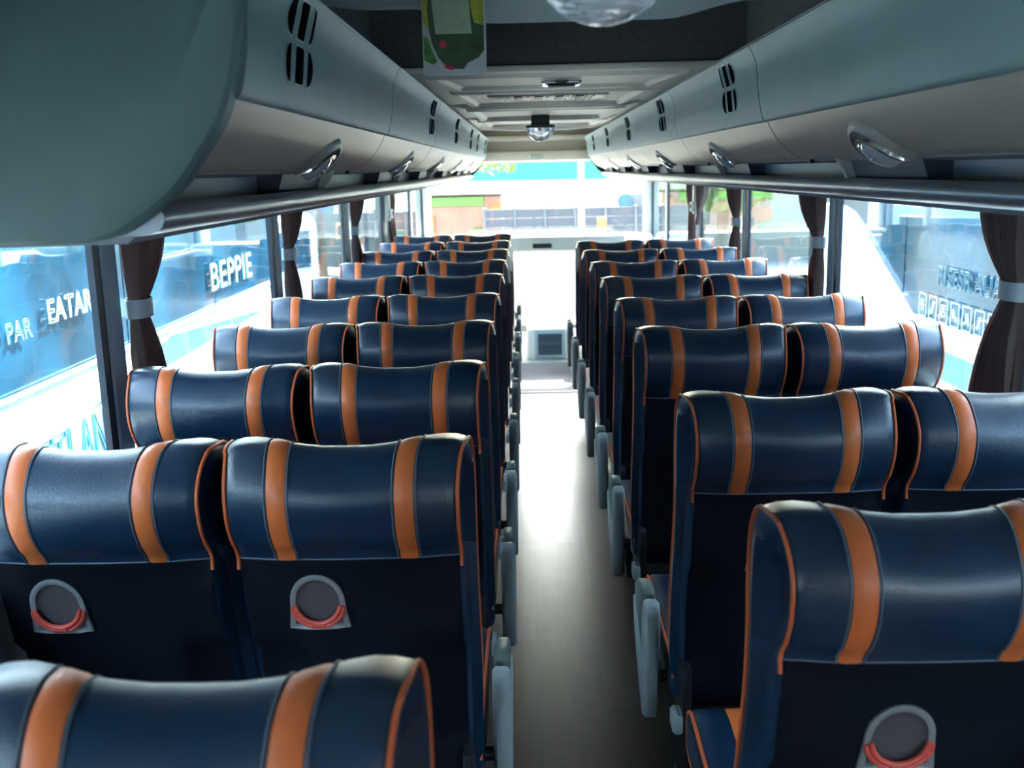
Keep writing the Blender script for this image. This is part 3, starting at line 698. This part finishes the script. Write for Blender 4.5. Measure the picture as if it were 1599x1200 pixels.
MB().box(-1.13, 1.13, -.03, .30, .90, .965, bev=.02).build('dash_top', GREYI, d)
MB().box(-1.12, -.78, -.12, .1, .30, .92, bev=.03).build('dash_cabinet', WHITEI, d)
MB().box(.88, 1.12, -.12, .1, .30, .92, bev=.03).build('dash_cabinet', WHITEI, d)
cs = empty('engine_console', 'white console box with a dark screen at the end of the aisle', 'console', (0.09, 9.55, -.16))
MB().box(-.22, .22, 0, .38, 0, .30, bev=.02).build('console_body', WHITEI, cs)
MB().box(-.115, .115, -.012, .01, .05, .255, bev=.006).build('screen', SCREEN, cs)
MB().box(-.145, .145, -.008, .01, .02, .285, bev=.01).build('screen_frame', mat('blue_grey_bezel', (.35, .48, .52), .4), cs)
mt = MB(); mt.box(-.24, .26, 7.44, 9.35, -.16, -.145, bev=.004); tag(mt.build('floor_mat', MATG), 'mauve-grey mat on the lower floor at the front end of the aisle', 'mat')
struct(MB().box(-.60, .60, 7.36, 7.40, -.16, .006, bev=.003).build('trim_step_nosing', mat('step_nosing', (.12, .09, .09), .5)))
for sx, lb in ((-1, 'dark driver area unit left of the console, behind the last left seat'), (1, 'dark grey unit right of the console, behind the last right seat')):
    t_ = empty('gear_unit' if sx < 0 else 'step_unit', lb, 'cabinet', (sx * .44, 9.0, -.16))
    MB().box(-.12, .12, -.2, .3, 0, .45 if sx < 0 else .36, bev=.03).build('unit_body', HEAD, t_)
    MB().box(-.08, .08, -.215, -.19, .1, .3, bev=.01).build('unit_door', GREYI, t_)
t_ = empty('gear_lever', 'dark gear lever at the end of the aisle, left of the white panel', 'lever', (-.26, 9.2, -.16))
m = MB(); m.tube([(0, 0, 0), (0, 0, .25), (.01, .01, .45)], .014, n=8); m.build('lever_shaft', BLKM, t_)
m = MB(); m.loft([[(.012 + r * math.cos(2 * PI * k / 12), .01 + r * math.sin(2 * PI * k / 12), z) for k in range(12)] for r, z in ((.01, .43), (.035, .45), (.042, .48), (.035, .51), (.012, .53))], 0, True, True, True); m.build('lever_knob', BLK, t_)

# ------------------------------------------------------------------ outside
GZ = -1.12
struct(MB().box(-60, 60, -30, 90, GZ - .1, GZ).build('ground', ASPH, smooth=0))
def text(s, size, mt, parent, loc, rot, extr=.002, outline=None, sx=1., name='lettering'):
    cu = bpy.data.curves.new(name, 'FONT'); cu.body = s; cu.size = size; cu.space_character = 1.05
    if outline: cu.fill_mode = 'NONE'; cu.bevel_depth = outline; cu.bevel_resolution = 1
    else: cu.extrude = extr; cu.offset = .004
    o = bpy.data.objects.new('tmp', cu); COL.objects.link(o); bpy.context.view_layer.update()
    dg = bpy.context.evaluated_depsgraph_get(); me = bpy.data.meshes.new_from_object(o.evaluated_get(dg)); bpy.data.objects.remove(o)
    me.materials.clear(); me.materials.append(mt)
    r = bpy.data.objects.new(name, me); COL.objects.link(r); r.parent = parent; r.location = loc; r.rotation_euler = rot; r.scale = (sx, 1, 1)
    return r
def wheel(parent, x, y, r, w, z=None):
    z = GZ + r if z is None else z
    m = MB(); m.loft([[(x + dx, y + rr * math.cos(2 * PI * k / 28), z + rr * math.sin(2 * PI * k / 28)) for k in range(28)] for dx, rr in ((-w / 2, r * .6), (-w / 2, r * .93), (-w / 2 + .03, r), (w / 2 - .03, r), (w / 2, r * .93), (w / 2, r * .6))], 0, True, True, True)
    wh = m.build('wheel', TYRE, parent)
    m = MB(); m.loft([[(x + dx, y + rr * math.cos(2 * PI * k / 20), z + rr * math.sin(2 * PI * k / 20)) for k in range(20)] for dx, rr in ((-w / 2 - .01, r * .5), (w / 2 + .01, r * .5))], 0, True, True, True)
    m.build('hub_cap', CHROME, wh)
def coach(sgn, X, y0, y1, sill, label, top=1.9, roof=2.35, swoosh=None):
    """parked coach whose near side is the plane x = X; sgn -1: left of us"""
    t_ = empty('coach', label, 'bus', (X, (y0 + y1) / 2, GZ)); yo = (y0 + y1) / 2
    L = (y1 - y0) / 2; D = sgn * 2.45
    prof = [(0, .35), (0, sill - .02 - GZ), (D, sill - .02 - GZ), (D, .35)]
    m = MB(); a0 = -L; a1 = L
    m.prism([(-L, .35), (-L, sill - GZ), (L - .2, sill - GZ), (L, sill - GZ - .3), (L, .35)], 'x', 0, D, bev=.03); m.build('lower_body', WHITEP, t_, smooth=40)
    m = MB(); m.prism([(-L, top - GZ), (-L, roof - GZ - .15), (-L + .2, roof - GZ), (L - 1.2, roof - GZ), (L - .5, roof - GZ - .2), (L - .25, top - GZ)], 'x', sgn * .03, D - sgn * .03, bev=.05); m.build('roof', WHITEP, t_, smooth=40)
    m = MB(); n = int((y1 - y0) / 1.75)
    step = (y1 - y0 - .5) / n
    for k in range(n):
        ya = -L + .15 + k * step
        g = MB().box(*sorted((sgn * .02, sgn * .05)), ya + .012, ya + step - .012, sill - GZ, top - GZ); g.build('window_glass', NGLASS, t_, smooth=0)
    MB().box(*sorted((sgn * .045, D - sgn * .045)), -L + .05, L - .35, sill - GZ + .01, top - GZ - .01).build('cabin', RUB, t_, smooth=0)
    tr = MB(); tr.tube([(0 - sgn * .006, -L, sill - GZ - .012), (-sgn * .006, L - .3, sill - GZ - .012)], .018, n=6); tr.build('sill_moulding', mat('moulding_grey_blue', (.35, .55, .66), .3), t_)
    for yy in (-L + 2.2, L - 2.4):
        wheel(t_, sgn * .18, yy, .48, .3, .48)
    return t_
LX, LS = -2.60, CZ - 1.012
cl = coach(-1, LX, -3.0, 10.3, LS, 'white coach with blue windows parked beside our left windows')
yo = (-3.0 + 10.3) / 2
RL = (PI / 2, 0, PI / 2)         # text standing upright, read along +y, facing +x
text('PAR', .14, DECAL2, cl, (.006, 4.76 - yo, CZ - .76 - GZ), RL, outline=.0028)
text('EATAR', .175, DECAL, cl, (.006, 5.20 - yo, CZ - .725 - GZ), RL, outline=.0035, sx=1.0)
text('BEPPIE', .31, DECAL2, cl, (.006, 7.95 - yo, CZ - .88 - GZ), RL, sx=1.35)
text('TTI AN', .42, DECALB, cl, (.006, 4.93 - yo, CZ - 1.59 - GZ), RL, outline=.006, sx=.62)
MB().prism([(7.0 - yo, LS - GZ - .06), (9.6 - yo, LS - GZ - .22), (5.6 - yo, LS - GZ - .26)], 'x', .002, .006).build('blue_stripe', TEALP, cl, smooth=0)
RX, RS = 2.60, CZ - 1.056
cr_ = coach(1, RX, -3.0, 9.5, RS, 'white coach with blue windows and icon stickers parked beside our right windows')
yo = (-3.0 + 9.5) / 2
# white rear pillar sweeping over the glass
m = MB(); m.prism([(9.3 - yo, 1.26 - GZ), (9.0 - yo, 1.25 - GZ), (8.73 - yo, 1.21 - GZ), (8.29 - yo, 1.05 - GZ), (7.89 - yo, .86 - GZ), (7.52 - yo, .70 - GZ), (7.2 - yo, RS - GZ - .02), (9.3 - yo, RS - GZ - .02)], 'x', -.03, .03, bev=.01)
m.build('swept_pillar', WHITEP, cr_, smooth=40)
MB().prism([(3.0 - yo, RS - GZ - .17), (7.4 - yo, RS - GZ - .17), (7.0 - yo, RS - GZ - .36), (2.6 - yo, RS - GZ - .36)], 'x', -.006, -.001).build('teal_stripe', TEALP, cr_, smooth=0)
MB().prism([(3.0 - yo, RS - GZ - .27), (6.0 - yo, RS - GZ - .21), (6.2 - yo, RS - GZ - .25), (3.0 - yo, RS - GZ - .33)], 'x', -.009, -.004).build('pale_stripe', mat('pale_teal_paint', (.25, .50, .52), .3), cr_, smooth=0)
RR = (PI / 2, 0, -PI / 2)
text('RISESR AUA', .17, mat('faint_decal', (.07, .17, .22), .4), cr_, (-.006, 6.76 - yo, CZ - .80 - GZ), RR, outline=.004)
# seven square icons on the coach glass
def icon(k, yc, zc):
    m = MB(); w, h = .066, .080
    def fr(poly): 
        o_ = [(yc + a, zc + b) for a, b in poly]; i_ = inset(o_, .009)
        n = len(o_); V = [(-.004, p[0], p[1]) for p in o_] + [(-.004, p[0], p[1]) for p in i_]
        m.add(V, [(j, (j + 1) % n, n + (j + 1) % n, n + j) for j in range(n)])
    fr(rr_poly(w, h, .014, 3))
    def T(pts, r=.006): m.tube([(-.004, yc - a, zc + b) for a, b in pts], r, n=4)
    if k == 0:
        for a in (0, 60, 120): c_, s_ = math.cos(math.radians(a)) * .038, math.sin(math.radians(a)) * .042; T([(-c_, -s_), (c_, s_)])
    elif k == 1: T([(-.02, -.04), (0, 0), (.02, .04)], .012)
    elif k == 2: T([(-.03, .035), (.03, .035)]); T([(-.03, -.005), (.03, -.005), (.03, -.03), (-.03, -.03), (-.03, -.005)]); T([(-.02, .015), (.02, .015)], .008)
    elif k == 3: T([(-.02, .035), (-.01, -.015), (.025, -.02), (.03, -.04)], .011)
    elif k == 4: T([(.01, .035), (.005, -.015), (-.025, -.03)], .010); T([(.02, .02), (.035, -.04)], .005)
    elif k == 5: T([(.015, .03), (.0, 0), (-.015, -.035)], .009); T([(.012, .035), (.018, .028)], .014)
    else: m.box(-.007, -.002, yc - .035, yc + .035, zc - .035, zc + .015); T([(-.015, .02), (-.012, .035), (.012, .035), (.015, .02)])
    m.build('icon_sticker', DECAL, cr_, smooth=0)
for k in range(7): icon(k, 7.0 - .178 * k - yo, .650 - GZ)

def car(loc, rz, paint, label, L=4.3, H=1.5, Wd=1.75, van=False, group=None):
    t_ = empty('parked_car', label, 'car', loc, group); t_.rotation_euler = (0, 0, rz)
    if van: sil = [(-L / 2, .35), (-L / 2, H * .92), (-L / 2 + .15, H), (L * .18, H), (L * .34, H * .62), (L / 2 - .05, H * .5), (L / 2, .35)]
    else: sil = [(-L / 2, .3), (-L / 2, H * .6), (-L * .36, H * .63), (-L * .26, H * .97), (-L * .1, H), (L * .08, H * .97), (L * .22, H * .64), (L * .45, H * .52), (L / 2, H * .4), (L / 2, .28)]
    m = MB(); m.prism([(y, z) for y, z in sil], 'x', -Wd / 2, Wd / 2, bev=.09); m.build('car_body', paint, t_, smooth=40)
    if van: gl = [(-L * .42, H * .58), (-L * .42, H * .88), (L * .15, H * .90), (L * .29, H * .60)]
    else: gl = [(-L * .30, H * .66), (-L * .235, H * .92), (L * .065, H * .92), (L * .18, H * .66)]
    m = MB(); m.prism(gl, 'x', -Wd / 2 - .012, Wd / 2 + .012, bev=.01); m.build('side_glass', CARGL, t_)
    for s_ in (1, -1):
        m = MB()
        if van: q = [(L * .20, H * .96), (L * .335, H * .64)] if s_ > 0 else [(-L / 2 - .0, H * .86), (-L / 2 - .0, H * .58)]
        else: q = [(L * .09, H * .95), (L * .215, H * .66)] if s_ > 0 else [(-L * .27, H * .95), (-L * .355, H * .66)]
        o_ = .02
        m.add([(-Wd * .42, q[0][0] + s_ * o_, q[0][1]), (Wd * .42, q[0][0] + s_ * o_, q[0][1]), (Wd * .44, q[1][0] + s_ * o_, q[1][1]), (-Wd * .44, q[1][0] + s_ * o_, q[1][1]),
               (-Wd * .42, q[0][0] - s_ * .02, q[0][1]), (Wd * .42, q[0][0] - s_ * .02, q[0][1]), (Wd * .44, q[1][0] - s_ * .02, q[1][1]), (-Wd * .44, q[1][0] - s_ * .02, q[1][1])],
              [(0, 1, 2, 3), (4, 5, 6, 7), (0, 1, 5, 4), (2, 3, 7, 6), (0, 3, 7, 4), (1, 2, 6, 5)]); m.build('screen_glass', CARGL, t_, smooth=0)
    for x in (-Wd / 2 + .1, Wd / 2 - .1):
        for y in (-L * .31, L * .31): wheel(t_, x, y, .33, .2, .33)
        MB().box(x - .1, x + .1, L / 2 - .06, L / 2 + .012, H * .36, H * .45, bev=.01).build('headlamp', LENS, t_)
    return t_
P_W = mat('white_car_paint', (.42, .45, .47), .25, coat=.5); P_B = mat('blue_grey_car_paint', (.04, .09, .14), .25, coat=.5); P_D = mat('dark_car_paint', (.022, .026, .038), .3, coat=.5); P_S = mat('silver_car_paint', (.14, .16, .17), .3, metal=.3, coat=.5)
car((-5.1, 15.5, GZ), 2.9, P_W, 'white van seen through the third left window', L=4.8, H=2.1, van=True)
car((5.0, 13.6, GZ), 2.6, P_W, 'white car parked outside the right windows, before the green trees', L=4.4, H=1.7, van=True)
car((8.4, 17.6, GZ), 2.5, P_B, 'blue-grey car parked behind the white one outside on the right')
t_ = empty('fence', 'dark slatted fence crossing the view ahead, below the white signboard', 'fence', (1.0, 21.2, GZ))
for k in range(7):
    MB().box(-2.0 + k * .62, -1.94 + k * .62, -.04, .04, 0, 1.98, bev=.01).build('fence_post', P_D, t_)
m = MB()
for k in range(9): m.box(-1.98, 1.80, -.01, .02, .25 + k * .19, .43 + k * .19)
m.build('fence_slats', mat('dark_fence_paint', (.035, .038, .05), .6), t_, smooth=0)
car((-5.9, 20.6, GZ), PI / 2 + .15, P_S, 'silver car parked in front of the orange shop', H=1.3)

# shop, signboard, banner, pole, wall ahead
OR = mat('orange_shop_paint', (.30, .10, .03), .7, noise=(1.5, .3)); PK = mat('pink_shop_paint', (.20, .105, .07), .7, noise=(2, .2)); GRN = mat('green_shop_paint', (.09, .19, .04), .7); CRM = mat('cream_wall_paint', (.20, .195, .165), .8)
b_ = empty('shop', 'small orange and pink shop ahead, left part of the windscreen view', 'building', (-2.0, 24.0, GZ))
MB().box(-1.2, 1.3, 0, 3, 0, 2.15).build('shop_wall', PK, b_, smooth=0)
MB().box(-1.22, -.25, -.06, 0, 1.1, 1.75).build('orange_panel', OR, b_, smooth=0)
MB().box(1.05, 1.32, -.06, 0, .0, 2.0).build('orange_panel', OR, b_, smooth=0)
MB().box(-1.2, .9, -.05, 0, 1.95, 2.15).build('green_sign', GRN, b_, smooth=0)
MB().box(-1.4, -.9, -.4, 0, .0, 1.45, bev=.1).build('planter', GRN, b_, smooth=0)
MB().box(.6, .95, -.3, 0, .9, 1.45, bev=.1).build('planter', GRN, b_, smooth=0)
MB().box(-1.5, 1.5, -.5, 3.2, 2.3, 2.4).build('shop_roof', CRM, b_, smooth=0)
w_ = MB().box(-14, 14, 30, 30.3, GZ, 1.35).build('yard_wall', CRM, smooth=0); tag(w_, 'pale cream yard wall behind the parked cars ahead', 'wall')
t_ = empty('signboard', 'blank white signboard ahead, in the middle of the windscreen', 'sign', (1.05, 22.6, GZ))
MB().box(-1.25, 1.15, 0, .06, 1.85, 2.35).build('board', mat('sign_white', (.6, .6, .6), .6), t_, smooth=0)
for x in (-1.0, 1.0): m = MB(); m.tube([(x, .08, 0), (x, .08, 2.2)], .04, n=8); m.build('sign_leg', BLKM, t_)
t_ = empty('shade_banner', 'turquoise shade banner stretched across the top of the windscreen view', 'banner', (1, 18.6, GZ))
m = MB(); rr = []
for i in range(25):
    x = -4 + i / 24 * 8; zz = -.05 * math.sin(PI * i / 24)
    rr.append([(x, 0, 2.60 + zz), (x, .01, 2.93 + zz), (x, .04, 2.93 + zz), (x, .03, 2.60 + zz)])
m.loft(rr, 0, True, True, True); m.build('banner_cloth', mat('turquoise_cloth', (.004, .16, .085), .7), t_)
for x in (-4.02, 4.02): m = MB(); m.tube([(x, .02, 0), (x, .02, 3.0)], .04, n=8); m.build('banner_post', BLKM, t_)
t_ = empty('lamp_post', 'pale slim lamp post standing ahead, right of the middle', 'post', (.84, 17.9, GZ))
m = MB(); m.tube([(0, 0, 0), (0, 0, 4.2)], [.065, .05], n=12); m.build('post_shaft', mat('post_paint', (.26, .25, .26), .5), t_)
m = MB(); m.tube([(0, 0, 4.15), (0, -.5, 4.4), (0, -.9, 4.4)], [.04, .03, .06], n=8); m.build('lamp_arm', CHROME, t_)
m = MB(); m.box(-.1, .1, -.1, .1, 0, .25, bev=.02); m.build('post_foot', P_S, t_)
t_ = empty('round_sign', 'blue round sign on a dark box ahead, right part of the windscreen', 'sign', (1.95, 21.6, GZ))
m = MB(); m.loft([[(r * math.cos(2 * PI * k / 24), y, 2.05 + r * math.sin(2 * PI * k / 24)) for k in range(24)] for r, y in ((.15, -.04), (.16, -.03), (.16, 0))], 0, True, True, True); m.build('blue_disc', mat('sign_blue', (.012, .075, .19), .5), t_)
MB().box(-.1, .62, 0, .12, 1.75, 2.2, bev=.02).build('sign_box', mat('sign_box_grey', (.08, .09, .09), .6), t_)
for x in (0, .5): m = MB(); m.tube([(x, .06, 0), (x, .06, 1.8)], .03, n=8); m.build('sign_leg', BLKM, t_)
t_ = empty('orange_bollard', 'small orange marker box ahead, beside the dark car', 'marker', (1.32, 19.6, GZ))
MB().box(-.09, .09, -.05, .05, 1.45, 1.82, bev=.02).build('marker_box', OR, t_); m = MB(); m.tube([(0, 0, 0), (0, 0, 1.5)], .03, n=8); m.build('marker_stand', BLKM, t_)

# trees: trunk, and a crown of leaf clumps
LEAF1 = mat('yellow_green_leaf', (.13, .22, .03), .6, noise=(3, .5)); LEAF2 = mat('deep_leaf', (.03, .10, .03), .6, noise=(3, .5)); BARK = mat('bark', (.12, .09, .06), .9)  # yellow-green and deeper green leaf colours, one per tree
def tree(loc, h, r, leaf, label, cz=None):
    t_ = empty('tree', label, 'tree', loc); rnd = random.Random(int(abs(loc[0] * 100)) + 3)
    m = MB(); m.tube([(0, 0, 0), (.05, .02, h * .4), (0, 0, h * .8)], [.16, .12, .05], n=8)
    for k in range(5):
        a = k * 1.3; m.tube([(0, 0, h * .45), (math.cos(a) * r * .4, math.sin(a) * r * .4, h * .6), (math.cos(a) * r * .7, math.sin(a) * r * .7, h * .75)], [.07, .05, .02], n=6)
    m.build('trunk', BARK, t_)
    m = MB(); c0 = cz if cz else h * .72
    for k in range(1500):
        while True:
            v = Vector((rnd.uniform(-1, 1), rnd.uniform(-1, 1), rnd.uniform(-1, 1)))
            if .35 < v.length < 1: break
        p = Vector((v.x * r, v.y * r, c0 + v.z * r * .75)); s_ = rnd.uniform(.09, .2) * r * .55
        a = Vector((rnd.gauss(0, 1), rnd.gauss(0, 1), rnd.gauss(0, 1))).normalized(); b = a.cross(Vector((rnd.gauss(0, 1), rnd.gauss(0, 1), rnd.gauss(0, 1)))).normalized(); c_ = a.cross(b)
        m.add([p + a * s_, p + b * s_ * .5 + c_ * s_ * .12, p - a * s_, p - b * s_ * .5 + c_ * s_ * .12], [(0, 1, 2, 3)])
    m.build('foliage', leaf, t_, smooth=0)
tree((4.3, 23.5, GZ), 4.6, 1.7, LEAF1, 'bright green tree ahead, at the right edge of the windscreen', 2.9)
tree((9.6, 21.5, GZ), 6.0, 2.8, LEAF1, 'yellow-green tree seen through the right windows')
tree((16.0, 24.0, GZ), 6.5, 3.0, LEAF2, 'dark green tree outside on the right, behind the blue-grey car')
tree((-9.5, 24.0, GZ), 5.5, 2.4, LEAF1, 'pale green tree seen through the left windows')
tree((-14.8, 20.0, GZ), 6.0, 2.6, LEAF2, 'deep green tree outside on the left, behind the coach')


t_ = empty('overhanging_branch', 'leafy branch tip hanging before the turquoise banner, upper left of the windscreen', 'branch', (-1.35, 17.2, GZ))
m = MB(); m.tube([(-2.2, 0, 0), (-2.2, 0, 2.2), (-1.9, 0, 2.9), (-.6, 0, 2.98), (.9, 0, 2.84)], [.09, .07, .05, .03, .01], n=8); m.build('branch_wood', BARK, t_)
m = MB(); rnd = random.Random(5)
for k in range(260):
    u = rnd.random(); p = Vector((-.1 + 1.15 * u + rnd.gauss(0, .05), rnd.gauss(0, .08), 2.96 - .2 * u + rnd.gauss(0, .06)))
    a = Vector((rnd.gauss(0, 1), rnd.gauss(0, 1), rnd.gauss(0, 1))).normalized(); b = a.cross(Vector((0, .3, 1))).normalized()
    m.add([p + a * .07, p + b * .022, p - a * .07, p - b * .022], [(0, 1, 2, 3)])
m.build('leaves', LEAF1, t_, smooth=0)
